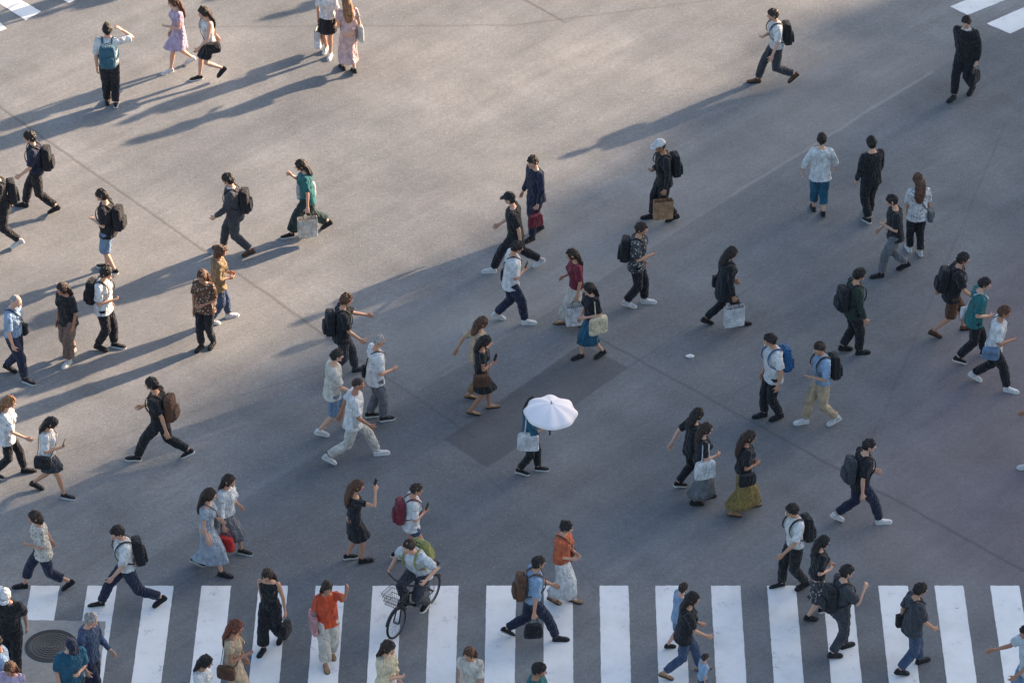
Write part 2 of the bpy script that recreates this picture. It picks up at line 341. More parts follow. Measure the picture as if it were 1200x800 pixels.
def P(u,v,face,sex,S,top,tc,bot,bc,hair,hc,sh,who,arms=None,bags=(),H=None,fr=None,lift=0,lean=None,nod=6,yaw=0,cap=None,skin=None,over=None,tw=None,collar=None,loc=None):
    global NP,eye_me
    NP+=1; rnd=random.Random(NP*13+5)
    H=H or (1.73 if sex=='m' else 1.61)*rnd.uniform(.985,1.015)
    fr=fr or rnd.choice((1,-1)); lean=(2+4*min(1,S)) if lean is None else lean
    nod+=rnd.uniform(-3,8); yaw+=rnd.uniform(-16,16)
    tw=(fr*8*min(1,S/.6)) if tw is None else tw
    root=empty('person',loc or ground(u,v),R(face),label='person '+who,category='person',group='pedestrians on the crossing')
    root.matrix_world=Matrix.Translation(root.location)@Matrix.Rotation(R(face),4,'Z')
    sk=Sk(H,sex,S,fr,lift,lean,-tw,over)
    g=sk.g; sm=SKIN[(rnd.choice((0,0,1,1,2)) if skin is None else skin)]
    am={}
    for i,sd in enumerate((1,-1)):
        a=(arms[i] if arms else 'sw')
        if isinstance(a,str) and a=='sw': a=('swb' if sd==fr else 'swf') if S>.25 else 'hang'
        am[sd]=a
    aj={sd:arm_j(sk,sd,am[sd],rnd) for sd in (1,-1)}
    handbagged={b[2] for b in bags if b[0] in('shopping','handbag')}
    # body
    mb=MB(); sk.torso(mb,TR,0)
    for sd in (1,-1):
        h,k,a=sk.hip[sd],sk.knee[sd],sk.ank[sd]; ref=V((1,0,0))
        mb.tube([h+V((0,0,.01*H)),lp(h,k,.35),lp(h,k,.75),k,lp(k,a,.3),lp(k,a,.7),a],[x*H*(.94 if sex=='f' else 1) for x in (.048,.046,.035,.031,.032,.022,.019)],n=12)
        fd,fu=sk.fd[sd],sk.fu[sd]
        mb.tube([a-fd*.022*H-fu*.022*H,a+fd*.02*H-fu*.018*H,a+fd*.07*H-fu*.030*H,a+fd*.105*H-fu*.034*H],[(.016*H,.016*H),(.018*H,.018*H),(.010*H,.021*H),(.007*H,.017*H)],ref=fu,n=8)
        mb.tube([a+fu*.01*H,a-fu*.02*H],.018*H,n=8)
        S0,E0,W0=aj[sd]
        mb.tube([S0+(S0-E0).normalized()*.008*H,lp(S0,E0,.3),lp(S0,E0,.75),E0,lp(E0,W0,.25),lp(E0,W0,.7),W0],[x*H*g for x in (.030,.028,.023,.0215,.022,.017,.0145)],ref=V((0,1,0)),n=10,rnd=(1,0))
    grips={}
    for sd in (1,-1):
        isv=isinstance(am[sd],V)
        grips[sd]=build_hand(mb,sk,sd,aj[sd][1],aj[sd][2],sd in handbagged or isv or am[sd] in('strap','phone'),(not isv) and am[sd]=='phone')
    Mh=sk.Rm(.8)@Matrix.Rotation(R(yaw),3,'Z')@Matrix.Rotation(R(nod)-sk.lean*.5,3,'Y')
    J=sk.T(.868,.004,0); C=J+Mh@V((.012*H,0,.062*H))
    mb.grid(lambda d:C+Mh@headpt(d,H),20,14)
    mb.tube([sk.T(.84,-.003),J+Mh@V((0,0,.02*H))],.028*H,n=12)
    mb.tube([C+Mh@V((.054,0,.012))*H,C+Mh@V((.064,0,-.006))*H,C+Mh@V((.069,0,-.014))*H],[.004*H,.006*H,.0075*H],n=8,rnd=(1,1))
    mb.ell(C+Mh@V((.046,0,-.050))*H,.012*H,.015*H,.012*H,Mh)
    for sd in (1,-1):
        mb.ell(C+Mh@V((-.004,sd*.047,-.004))*H,.010*H,.006*H,.017*H,Mh,8,6)
        mb.ell(C+Mh@V((.047,sd*.018,.017))*H,.008*H,.014*H,.004*H,Mh,8,6)
    link('body',mb,sm,root,vox=.0095,smooth=2)
    if eye_me is None:
        e=MB(); e.ell(V((0,0,0)),.008,.013,.007); e.ell(V((.0045,0,0)),.0052,.0058,.0058,m=1); eye_me=e.mesh('eye'); eye_me.materials.append(EYEW); eye_me.materials.append(EYED)
    for sd in (1,-1):
        o=bpy.data.objects.new('eye',eye_me); col.objects.link(o); o.parent=root
        o.matrix_local=Matrix.Translation(C+Mh@V((.0505,sd*.0185,.002))*H)@Mh.to_4x4()
    mb=MB(); mb.ell(C+Mh@V((.0525,0,-.031))*H,.005*H,.013*H,.0045*H,Mh,10,6); link('lips',mb,LIP,root)
    # hair
    st={'short':'short','crop':'crop','long':'long','bob':'long','pony':'short','bun':'short','bald':'bald','mid':'long'}[hair]
    seed=V((NP*1.7,0,0)); thick=rnd.uniform(.09,.16); part=rnd.uniform(-.5,.5)
    if st in('crop','bald'): thick=.02
    if cap: thick=.0
    wob=rnd.uniform(-8,8)
    def hp(d):
        az=abs(math.atan2(d.y,d.x)); el=math.degrees(math.asin(max(-1,min(1,d.z))))
        jag=noise.noise(d*5+seed)*14+noise.noise(d*13+seed)*12
        w=max(0,min(1,(el-hair_min(az,st)+6+jag+wob*d.y)/14)); w=w*w*(3-2*w)
        nz=noise.noise(d*2.5+seed)*.14+noise.noise(d*7+seed)*.18+noise.noise(d*15+seed)*.10
        pt=-.06*math.exp(-((d.y-part*.5)/.12)**2)*(1 if d.x>-.3 else .3)
        return C+Mh@(headpt(d,H)*(.93+w*(.09+thick+(nz+pt)*(1 if thick>.05 else .3))))
    mb=MB(); mb.grid(hp,48,32)
    if hair in('long','mid','bob'):
        q={'long':[(.02,-.040,.040,.050),(-.03,-.050,.036,.054),(-.07,-.058,.030,.055),(-.12,-.082,.022,.057),(-.17,-.092,.019,.050),(-.22,-.094,.014,.036),(-.25,-.092,.006,.016)],
           'mid':[(.02,-.036,.040,.050),(-.03,-.044,.037,.054),(-.07,-.050,.032,.056),(-.11,-.072,.023,.054),(-.145,-.082,.013,.040),(-.16,-.082,.005,.018)],
           'bob':[(.02,-.028,.044,.050),(-.03,-.032,.041,.054),(-.06,-.034,.036,.054),(-.078,-.036,.024,.042)]}[hair]
        rg=[]; Mt=sk.Rm(.8)
        for z,x,rx,ry in q:
            k=min(1,max(0,-z/.08)); pos=lp(C+Mh@V((x*H,0,z*H)), sk.T(.935+z,x+.008,0),k)
            pos=pos+V((0,noise.noise(V((z*12,0,0))+seed)*.025,0))
            i0=len(mb.v); n=28
            for j in range(n):
                a=2*pi*j/n; m=1+.3*noise.noise(V((cos(a)*3,sin(a)*3,z*14))+seed)+.10*sin(7*a+z*30)
                mb.v.append(pos+Mt@V((rx*H*cos(a)*m,-ry*H*sin(a)*m,0)))
            rg.append(list(range(i0,i0+n)))
        mb.loft(rg)
    if hair=='pony':
        mb.tube([C+Mh@V((-.055,0,.03))*H,C+Mh@V((-.085,0,.02))*H,C+Mh@V((-.10,0,-.03))*H,C+Mh@V((-.095,0,-.10))*H],[.012*H,.017*H,.018*H,.006*H],n=12,rnd=(1,1))
    if hair=='bun': mb.ell(C+Mh@V((-.045,0,.058))*H,.025*H,.027*H,.020*H,Mh)
    link('hair',mb,hairmat(hc),root)
    if cap:
        mb=MB()
        mb.grid(lambda d:C+Mh@(headpt(V((d.x,d.y,d.z)),H)*1.15 if d.z>-.0 else headpt(V((d.x,d.y,0)),H)*1.12+V((0,0,.004*H)))+Mh@V((0,0,.014*H)),24,14)
        rg=[]
        for t in (0,1):
            i0=len(mb.v)
            for j in range(14):
                a=-1.1+2.2*j/13; mb.v.append(C+Mh@V((.045+.062*cos(a)*1.0,.052*sin(a)/sin(1.1),.022-.003*t-.012*(1-abs(sin(a)))))*H)
            for j in range(14):
                a=1.1-2.2*j/13; mb.v.append(C+Mh@V((.035+.02*cos(a),.046*sin(a)/sin(1.1),.026-.003*t))*H)
            rg.append(list(range(i0,i0+28)))
        mb.loft(rg); link('cap',mb,cloth(cap),root)
    # clothes
    def sleeves(mb,r0,r1,end):
        for sd in (1,-1):
            S0,E0,W0=aj[sd]; 
            if end<=1: pts=[S0+(S0-E0).normalized()*.01*H,lp(S0,E0,.3*end),lp(S0,E0,.7*end),lp(S0,E0,end)]; rr=[r0*.95,r0,lp(r0,r1,.7),r1]
            else: pts=[S0+(S0-E0).normalized()*.01*H,lp(S0,E0,.4),E0,lp(E0,W0,.4*(end-1)),lp(E0,W0,(end-1))]; rr=[r0*.95,r0,(r0+r1)/2,lp(r0,r1,.7),r1]
            mb.tube(pts,[x*H*g for x in rr],ref=V((0,1,0)),n=12,rnd=(1,0))
    loose={'tee':.017,'shirt':.016,'long':.016,'jacket':.020,'coat':.022,'tank':.008,'blouse':.020,'dress':.010,'maxidress':.012}[top]
    rows=[r for r in TR if r[0]<=(.835 if top!='tank' else .82)]
    untuck=top in('tee','long','jacket','coat','blouse')
    rows=[r for r in rows if r[0]>=.53]
    if top=='shirt' or bot in('midi','maxi','skirt') : rows=[(.525,-.004,.062,.092)]+[r for r in rows if r[0]>.54]; untuck=False
    elif untuck: rows=[(.465 if top!='coat' else .40,-.004,.072+loose*.3,.100+loose*.3),(.50,-.004,.067,.096)]+rows
    else: rows=[(.51,-.004,.064,.093)]+rows
    if untuck: rows=[(f,x,max(rx,.062),max(ry,.090 if f<.7 else ry)) if f<.80 else (f,x,rx,ry) for f,x,rx,ry in rows]
    if top in('dress','maxidress'):
        mb=MB(); sk.torso(mb,[r for r in TR if .57<=r[0]<=.82],loose); sleeves(mb,.036,.036,.5)
        skirt(mb,sk,.61,{'dress':.30*H,'maxidress':.14*H}[top],.04 if top=='dress' else .015,7,36,.08)
        link('dress',mb,cloth(tc),root,vox=.012,disp=.024,smooth=3)
    else:
        mb=MB(); sk.torso(mb,rows,loose)
        if top=='tee': sleeves(mb,.042,.044,.80)
        elif top=='shirt': sleeves(mb,.042,.041,.86)
        elif top=='long': sleeves(mb,.039,.024,1.92)
        elif top in('jacket','coat'): sleeves(mb,.043,.028,1.95)
        elif top=='blouse': sleeves(mb,.042,.038,1.45)
        nm={'tee':'t_shirt','shirt':'shirt','long':'shirt','jacket':'jacket','coat':'coat','tank':'top','blouse':'blouse'}[top]
        link(nm,mb,cloth(tc),root,vox=.012,disp=.030,smooth=3)
    if top in('shirt','jacket','coat') or collar:
        mb=MB(); M=sk.Rm(.83); rg=[]
        for f,rx,ry in ((.826,.050,.062),(.848,.039,.042),(.846,.033,.036),(.828,.044,.056)):
            rg.append(mb.ring(sk.T(f,-.004,0),M@V((1,0,.18)),M@V((0,1,0)),rx*H,ry*H,20))
        for a,b in zip(rg,rg[1:]+rg[:1]): mb.bridge(a,b)
        link('collar',mb,cloth(collar or tc),root)
    if top not in('dress','maxidress'):
        if bot in('skirt','midi','maxi'):
            mb=MB(); skirt(mb,sk,.60,{'skirt':.33*H,'midi':.22*H,'maxi':.10*H}[bot],{'skirt':.015,'midi':.02,'maxi':.02}[bot],9,54,.08)
            link('skirt',mb,cloth(bc),root,disp=.016)
        else:
            mb=MB(); sk.torso(mb,[r for r in TR if r[0]<.60]+[(.605,0,.053,.080)],.009)
            e={'trousers':1.90,'wide':1.80,'shorts':1.0,'crop':1.62,'hotpants':.45}[bot]
            RD={'trousers':(.062,.060,.050,.046,.041),'wide':(.064,.066,.060,.060,.064),'shorts':(.063,.064,.062,.058,.05),'crop':(.063,.062,.055,.053,.052),'hotpants':(.060,.058,.054,.054,.054)}[bot]
            for sd in (1,-1):
                h,k,a=sk.hip[sd],sk.knee[sd],sk.ank[sd]
                if e>1: pts=[h+V((0,0,.015*H)),lp(h,k,.4),k,lp(k,a,(e-1)*.5),lp(k,a,e-1)]; rr=RD
                else: pts=[h+V((0,0,.015*H)),lp(h,k,.4*e),lp(h,k,.7*e),lp(h,k,e)]; rr=RD[:4] if bot=='shorts' else (.060,.060,.058,.057)
                mb.tube(pts,[x*H*(.93 if sex=='f' and bot!='wide' else 1) for x in rr],n=14)
            link({'trousers':'trousers','wide':'trousers','shorts':'shorts','crop':'trousers','hotpants':'shorts'}[bot],mb,cloth(bc),root,vox=.012,disp=.028,smooth=3)
    for sd in (1,-1): shoe(sk,sd,sh,root,'sandal' if (sex=='f' and sh in('tan','beige')) else ('sneaker' if rnd.random()<.35 and sh!='brown' else ''))
    for b in bags:
        make_bag(root,sk,b[0],b[1],b[2],grips.get(b[2]),who,b[3] if len(b)>3 else None)
    return root,sk,grips
bp=lambda c,l=None:('backpack',c,0)+((l,) if l else ())
# top row
P(131,124,92,'m',.12,'shirt','white','trousers','black','short','hblack','black','in white shirt with one hand raised to the head',arms=('hang','head'),bags=[bp('mteal')],H=1.78)
P(212,80,205,'f',.5,'dress','lilac','skirt','lilac','long','hbrown','white','in short pale lilac dress beside the white vest',arms=('phone','hang'),H=1.66)
P(247,93,200,'f',.42,'tank','white','skirt','black','long','hdark','black','in white vest and black skirt, heel kicked up',lift=.12,bags=[('satchel','black',1)],H=1.66)
P(385,63,255,'f',.2,'tee','white','skirt','black','long','hdark','white','in white top and black skirt at the top edge',bags=[('shopping','white',-1)])
P(409,84,110,'f',.22,'maxidress','pink','skirt','pink','long','hlight','black','in long pink dress with light brown hair',arms=('crook','bag'),bags=[('tote','offwhite',-1)],H=1.68)
P(908,98,185,'m',.68,'shirt','white','trousers','dgrey','short','hdark','brown','in white shirt and brown shoes near the top',arms=('hang','phone'),bags=[bp('black')],lift=.08)
P(1128,112,235,'m',.42,'jacket','black','trousers','black','short','hblack','black','in black suit below the upper right stripes',arms=('bag','sw'),bags=[('handbag','black',1)],collar='white',H=1.82)
# left side
P(47,246,172,'m',.62,'shirt','navy','trousers','black','short','hblack','black','in navy shirt striding left, far left',bags=[bp('black')],H=1.74)
P(6,288,190,'m',.5,'tee','black','trousers','black','short','hblack','white','in black with white shoes at the left edge',bags=[bp('black')])
P(130,318,165,'m',.2,'tee','black','shorts','ljeans','short','hblack','black','in black tee and pale denim shorts',arms=('phone','hang'),bags=[bp('black')])
P(125,408,345,'m',.25,'tee','white','trousers','black','short','hblack','black','in white tee facing right beside dusky wide trousers',arms=('hang','phone'),bags=[bp('black')])
P(83,420,235,'f',.28,'tee','black','wide','dusky','mid','hdark','white','in black top and wide dusky brown trousers',arms=('hang','hang'),H=1.63)
P(20,441,335,'m',.45,'shirt','lblue','trousers','navy','bald','hgrey','black','in light blue shirt with grey hair, left edge',arms=('pocket','hang'),bags=[('satchel','black',1)])
P(277,296,170,'m',.55,'jacket','dgrey','trousers','dgrey','short','hblack','brown','in dark grey suit and brown shoes',bags=[bp('black')],collar='white')
P(362,273,190,'f',.70,'tee','teal','wide','dgreen','mid','hblack','black','in teal top and wide dark green trousers',arms=('bag','strap'),bags=[('shopping','offwhite',1),('tote','white',-1)],H=1.66)
P(258,376,15,'f',.35,'blouse','mustard*','trousers','jeans','bob','hbrown','white','in patterned tan jacket and jeans',arms=('crook','crook'))
P(243,406,245,'f',.16,'tee','brown*','trousers','black','long','hbrown','black','in patterned brown top with long wavy brown hair',arms=('crook','hang'),H=1.64)
P(190,538,172,'m',.85,'tee','black','trousers','black','short','hblack','black','in black tee taking a long stride, brown backpack',arms=('sw','fwd'),bags=[bp('brown')],H=1.76)
P(12,557,5,'f',.5,'tee','white','trousers','black','long','hlight','black','in white top with light brown hair, left edge',H=1.66)
P(59,578,350,'f',.55,'tee','white','skirt','dgrey','mid','hblack','black','in white top and dark skirt looking at a phone',arms=('hang','phone'),bags=[('phone','black',-1),('satchel','black',-1)],nod=22)
P(54,689,188,'f',.72,'tee','offwhite*','crop','navy','bob','hdark','black','in patterned white top and cropped navy trousers',arms=('phone','sw'))
P(152,710,190,'m',.95,'shirt','white','trousers','navy','short','hblack','black','in white shirt striding over the left stripes',bags=[bp('black')],H=1.76)
P(268,648,340,'f',.4,'blouse','white','midi','grey','mid','hdark','black','in white blouse behind the pale grey-blue dress',bags=[('handbag','red',-1)],arms=('crook','bag'),H=1.62)
P(245,668,345,'f',.5,'maxidress','pale','skirt','pale','long','hdark','black','in long pale grey-blue dress with dark hair',arms=('crook','hang'),bags=[('satchel','grey',1)],H=1.68)
P(16,790,270,'m',.3,'tee','black','trousers','black','short','hblack','black','in white cap and black tee, bottom left corner',cap='white')
P(8,845,200,'m',.3,'tee','lblue','trousers','dgrey','short','hblack','black','in light blue tee with dark hair, bottom left edge')
P(22,868,250,'f',.3,'tee','lilac','skirt','black','mid','hbrown','white','in lilac tee cut off by the bottom left edge')
P(108,818,330,'m',.4,'long','jeans','trousers','navy','short','hgrey','black','in dusty blue sweater with arms spread, near the manhole',arms=('fwd','out'))
P(88,846,300,'m',.3,'tee','bteal','trousers','black','short','hblack','black','in dark cap just below the manhole cover',cap='navy',arms=('phone','hang'),nod=20)
P(240,862,340,'f',.3,'tee','white','trousers','jeans','mid','hblack','white','in white tee with black hair, bottom edge left')
P(276,830,340,'f',.3,'maxidress','beige','skirt','beige','long','hred','tan','in long beige dress with reddish hair',arms=('hang','phone'),bags=[('satchel','brown',-1)],H=1.76)
P(319,756,250,'f',.38,'tank','black','wide','black','long','hdark','black','in sleeveless black top walking on a stripe',bags=[('handbag','black',1)],arms=('bag','sw'),H=1.6)
P(385,774,285,'f',.28,'tee','orange','wide','offwhite','mid','hdark','tan','in orange top raising one arm',arms=('up','hang'),bags=[('tote','dusty',-1)],H=1.62)
P(416,657,20,'f',.2,'dress','black','skirt','black','long','hbrown','black','in black dress holding a phone up high',arms=('hang',V((.32,-.16,1.42))),bags=[('phone','black',-1)],H=1.62)
P(483,658,5,'f',.5,'tee','white','hotpants','jeans','short','hdark','black','in white tee and denim shorts holding a phone',arms=('hang','phone'),bags=[bp('maroon'),('phone','black',-1)])
P(453,852,330,'f',.3,'blouse','cream','maxi','cream','mid','hdark','tan','in cream clothes with dark hair, bottom edge',arms=('hang','phone'),H=1.74)
P(552,850,250,'f',.3,'tee','offwhite','trousers','beige','long','hbrown','white','in off-white top with brown hair, bottom edge')
P(626,878,340,'m',.3,'tee','teal','trousers','black','short','hblack','black','in teal tee, only head and shoulders in view')
P(624,748,5,'m',.78,'shirt','lblue','trousers','navy','short','hblack','black','in light blue shirt and navy trousers mid-crossing',bags=[bp('brown'),('handbag','black',-1)],arms=('sw','bag'))
P(658,704,335,'f',.28,'blouse','rust','maxi','white','bun','hblack','tan','in rust blouse and long white skirt',arms=('crook','crook'),bags=[('satchel','brown',1)],H=1.62)
# bottom right
P(795,760,20,'m',.3,'tee','lblue','shorts','ljeans','short','hdark','black','in light blue tee beside the black top and jeans',H=1.3)
P(800,790,10,'f',.6,'tee','black','trousers','jeans','mid','hblack','tan','in black top and jeans leaning forward',arms=('phone','fwd'),H=1.66,lean=8)
P(822,822,10,'f',.2,'tee','lblue','skirt','jeans','short','hdark','white','small child in light blue at the bottom edge',H=.95)
P(982,765,25,'m',.3,'tee','dgrey','trousers','dgrey','short','hblack','black','in grey tee and grey trousers on the right stripes',arms=('hang','strap'),bags=[bp('black')])
P(1066,784,25,'m',.45,'tee','dgrey','trousers','jeans','short','hblack','black','in dark tee and blue jeans, lower right',bags=[('satchel','black',1)],arms=('sw','sw'))
P(955,722,20,'f',.3,'tee','black','midi','dgrey*','mid','hblack','black','in black top and patterned dark skirt',arms=('crook','crook'),H=1.60)
P(929,688,200,'m',.35,'shirt','white','trousers','black','short','hblack','black','in white shirt just above the right stripes',bags=[bp('black')])
P(1201,832,190,'m',.4,'tee','light','trousers','ljeans','short','hblack','black','in pale tee reaching in at bottom right edge',arms=('fwd','reach'))
# middle
P(777,257,190,'m',.4,'long','black','trousers','black','short','hblack','black','in white cap carrying a brown paper bag',cap='white',arms=('bag','phone'),bags=[bp('black'),('shopping','paper',1)])
P(628,276,215,'m',.3,'long','navy','trousers','navy','short','hblack','black','in navy shirt behind the black cap',arms=('bag','hang'),bags=[('handbag','maroon',1)])
P(604,316,180,'m',.85,'tee','black','trousers','black','short','hblack','white','in black cap and white shoes, long stride',cap='black',arms=('sw','sw'))
P(599,377,5,'m',.5,'tee','white','trousers','navy','short','hblack','white','in white tee holding a phone, dark bag behind',arms=('hang','phone'),bags=[('satchel','black',1),('phone','black',-1)],nod=20)
P(675,380,190,'f',.4,'tee','maroon','maxi','offwhite','mid','hdark','tan','in maroon top and long cream skirt',bags=[('shopping','white',1)],arms=('bag','crook'))
P(693,418,210,'f',.35,'tee','black','midi','bteal','mid','hblack','black','in black top and blue skirt with cream tote',arms=('crook','hang'),bags=[('tote','cream',1)])
P(745,357,355,'m',.32,'tee','dgrey*','trousers','black','short','hdark','white','in patterned dark shirt near the centre',bags=[bp('black')],arms=('hang','phone'))
P(848,381,15,'f',.6,'coat','black','trousers','black','mid','hblack','black','in long black coat with a white bag',bags=[('shopping','white',-1),('satchel','black',1)],arms=('sw','bag'),H=1.68)
P(997,413,15,'m',.25,'long','green','trousers','black','short','hblack','black','in dark green shirt with black backpack',bags=[bp('black')],H=1.75)
P(1046,320,190,'m',.5,'tee','black','trousers','grey','short','hblack','black','in black tee and grey trousers, upper right',arms=('phone','sw'))
P(1072,297,100,'f',.2,'tee','white*','trousers','black','long','hbrown','white','in white lace top with long brown hair',bags=[('satchel','grey',-1)],H=1.66)
P(959,250,92,'f',.22,'blouse','white','crop','bteal','short','hblack','black','in loose white blouse and teal trousers',arms=('out','out'),H=1.68)
P(1018,257,115,'m',.25,'long','black','trousers','black','short','hblack','black','in all black walking away beside white blouse',H=1.74)
P(1112,391,10,'m',.6,'tee','black','shorts','brown','short','hblack','brown','in black tee and brown shorts, right edge',bags=[bp('black')],H=1.74,lean=10)
P(1138,421,15,'m',.55,'tee','teal','trousers','black','short','hblack','black','in teal tee on the right with white bag',bags=[('satchel','white',1)],arms=('hang','crook'),lean=8)
P(1161,452,345,'m',.62,'tee','white','trousers','black','short','hbrown','white','in white tee with pale blue bag, right edge',bags=[('satchel','ljeans',-1)],arms=('hang','phone'),lean=8)
P(904,489,200,'m',.22,'tee','white','trousers','black','short','hblack','black','in white tee wearing a blue backpack, right half',bags=[bp('blue')],arms=('hang','sw'))
P(961,496,195,'m',.5,'shirt','lblue','trousers','beige','short','hdark','white','in light blue shirt and beige trousers',bags=[bp('black')],arms=('phone','sw'))
P(1006,612,10,'m',.7,'tee','black','trousers','navy','short','hblack','white','in black tee and navy trousers striding right',bags=[bp('dgrey')])
P(869,600,20,'f',.4,'tee','black','maxi','gold*','long','hdark','tan','in black top and long gold patterned skirt',bags=[('satchel','black',-1)],arms=('crook','crook'),H=1.66)
P(810,572,20,'f',.4,'tee','black','trousers','black','mid','hblack','black','in black behind the long grey skirt',arms=('back','hang'))
P(820,588,15,'f',.25,'tee','black','maxi','grey','mid','hdark','black','in black top and long grey skirt, white tote',arms=('hang','crook'),bags=[('tote','white',-1)],H=1.6)
P(402,440,15,'m',.5,'tee','black','trousers','dgrey','short','hbrown','dgrey','in black tee pointing right with one arm',arms=('reach','sw'),bags=[bp('black')])
P(441,491,20,'m',.2,'tee','white','trousers','grey','crop','hgrey','black','in white tee and grey jeans with grey hair',arms=('hang','crook'),bags=[('satchel','black',1)])
P(391,506,15,'m',.5,'tee','offwhite','shorts','ljeans','short','hblack','white','in off-white tee and pale denim shorts',arms=('hang','sw'))
P(415,538,8,'m',.85,'tee','white','trousers','offwhite','crop','hdark','white','all in white with white shoes, long stride',H=1.76)
P(560,462,25,'f',.4,'tee','beige','trousers','tan','mid','hbrown','tan','in beige top just behind the black dress',arms=('back','phone'))
P(563,482,12,'f',.35,'dress','black','skirt','black','mid','hblack','tan','in black dress holding a phone, centre',arms=('hang','phone'),bags=[('phone','black',-1),('satchel','brown',-1)],nod=18)
P(1222,545,180,'m',.5,'tee','black','trousers','black','short','hblack','white','beyond the right edge, one shoe in view')
# person under the umbrella
ur,us,ug=P(620,553,355,'f',.3,'blouse','bteal','trousers','black','mid','hblack','black','in blue blouse under the white umbrella',arms=('crook',V((.28,-.28,1.10))),bags=[('tote','white',-1)],H=1.54)
g=ug[-1]; c0=ur.matrix_world@g
um=empty('umbrella',c0,0,label='white umbrella held over the person in blue blouse, near the centre',category='umbrella')
apex=V((.02,-.07,.50)); ax=V((.05,-.10,1)).normalized(); q=V((1,0,0)); a_=(q-ax*q.dot(ax)).normalized(); b_=ax.cross(a_)
UW=plain('umbrella_fabric',(240,232,234),.7,0,.03)
mb=MB(); rg=[]; Ru=.45
for k in range(0,9):
    t=k/8; i0=len(mb.v)
    for j in range(64):
        a=2*pi*j/64; s8=abs(sin(a*4)); rr=Ru*t*(1-.07*t*s8*s8)
        mb.v.append(apex-ax*(.17*t*t+.02*t+.022*t*s8*s8)+a_*rr*cos(a)+b_*rr*sin(a) if t>0 else apex+a_*.004*cos(a)+b_*.004*sin(a))
    rg.append(list(range(i0,i0+64)))
for r0,r1 in zip(rg,rg[1:]): mb.bridge(r1,r0)
cn=link('canopy',mb,UW,um); sm_=cn.modifiers.new('Thick','SOLIDIFY'); sm_.thickness=.003
mb=MB(); mb.tube([V((0,0,-.10)),V((0,0,0)),apex+ax*.05],.006,n=8); link('shaft',mb,METAL,um)
mb=MB(); mb.tube([V((0,0,-.18)),V((0,0,-.16)),V((0,0,0))],[.010,.014,.013],n=10,rnd=(1,1)); link('handle',mb,RUB,um)
mb=MB(); mb.tube([apex+ax*.005,apex+ax*.03,apex+ax*.06],[.012,.007,.004],n=8,rnd=(0,1)); link('tip',mb,METAL,um)
for k in range(8):
    a=pi/4*k; d=a_*cos(a)+b_*sin(a); mb=MB(); mb.tube([apex-ax*.012+d*.01,apex-ax*(.17*.25+.018)+d*Ru*.5,apex-ax*.197+d*Ru*.99],.003,n=5); link('rib',mb,METAL,um)
# ------------------------------------------------------------------ bicycle and rider
bl=ground(485,726); bz=238
bk=empty('bicycle',bl,R(bz),label='black city bicycle with front basket ridden over the stripes',category='bicycle')
BK=plain('bike_paint',(34,36,40),.35); TY=plain('tyre_rubber',(26,26,27),.8); CH=plain('bike_chrome',(120,122,126),.35,.8)
Y=V((0,1,0)); Z=V((0,0,1))
WR=.27
for x in (.50,-.50):
    mb=MB(); mb.torus(V((x,0,WR)),Y,WR-.03,.012,36,6); w=link('wheel',mb,CH,bk)
    mb=MB(); mb.torus(V((x,0,WR)),Y,WR-.020,.020,40,8); link('tyre',mb,TY,w)
    mb=MB(); mb.tube([V((x,-.05,WR)),V((x,.05,WR))],.018,n=10); link('hub',mb,CH,w)
    mb=MB()
    for k in range(20):
        a=2*pi*k/20; mb.tube([V((x,.02*(-1)**k,WR)),V((x+(WR-.03)*cos(a),0,WR+(WR-.03)*sin(a)))],.0015,n=4)
    link('spokes',mb,CH,w)
    mb=MB(); pts=[V((x+(WR+.02)*cos(a),0,WR+(WR+.02)*sin(a))) for a in [R(t) for t in (range(20,175,12))]]; mb.tube(pts,(.004,.026),ref=V((0,0,1)),n=6); link('mudguard',mb,BK,bk)
mb=MB()
BB=V((-.05,0,.25)); ST=V((-.20,0,.66)); HT=V((.32,0,.80)); HB=V((.36,0,.62))
for a,b,r in ((BB,ST,.018),(BB,HB,.022),(ST*.6+BB*.4,HT*.5+HB*.5,.018),(HT,HB,.022)): mb.tube([a,b],r,n=10)
for s in (1,-1):
    mb.tube([BB+Y*.03*s,V((-.50,.05*s,WR))],.010,n=8); mb.tube([ST+Y*.015*s-Z*.06,V((-.50,.05*s,WR))],.009,n=8); mb.tube([HB+Y*.03*s,V((.50,.05*s,WR))],.013,n=8)
link('frame',mb,BK,bk)
mb=MB(); mb.tube([ST-Z*.02,V((-.215,0,.73))],.012,n=8); link('seat_post',mb,CH,bk)
mb=MB(); mb.tube([V((-.33,0,.76)),V((-.26,0,.77)),V((-.15,0,.77)),V((-.06,0,.765))],[(.025,.085),(.03,.10),(.022,.05),(.014,.022)],ref=Z,n=14,rnd=(1,1)); link('saddle',mb,RUB,bk)
mb=MB(); mb.tube([HT,V((.31,0,.93))],.014,n=8); mb.tube([V((.14,.34,.95)),V((.24,.30,.96)),V((.31,.14,.94)),V((.32,0,.93)),V((.31,-.14,.94)),V((.24,-.30,.96)),V((.14,-.34,.95))],.015,ref=Z,n=8); link('handlebar',mb,BK,bk)
for s in (1,-1):
    mb=MB(); mb.tube([V((.12,.345*s,.95)),V((.21,.315*s,.955))],.02,n=8,rnd=(1,1)); link('grip',mb,RUB,bk)
mb=MB()
for z,w,l in ((.66,.26,.22),(.74,.29,.25),(.82,.32,.28),(.88,.34,.30)):
    c=V((.50,0,z)); pts=[c+V((l/2*a,w/2*b,0)) for a,b in ((-1,-1),(1,-1),(1,1),(-1,1),(-1,-1))]; mb.tube(pts,.005,ref=Z,n=5)
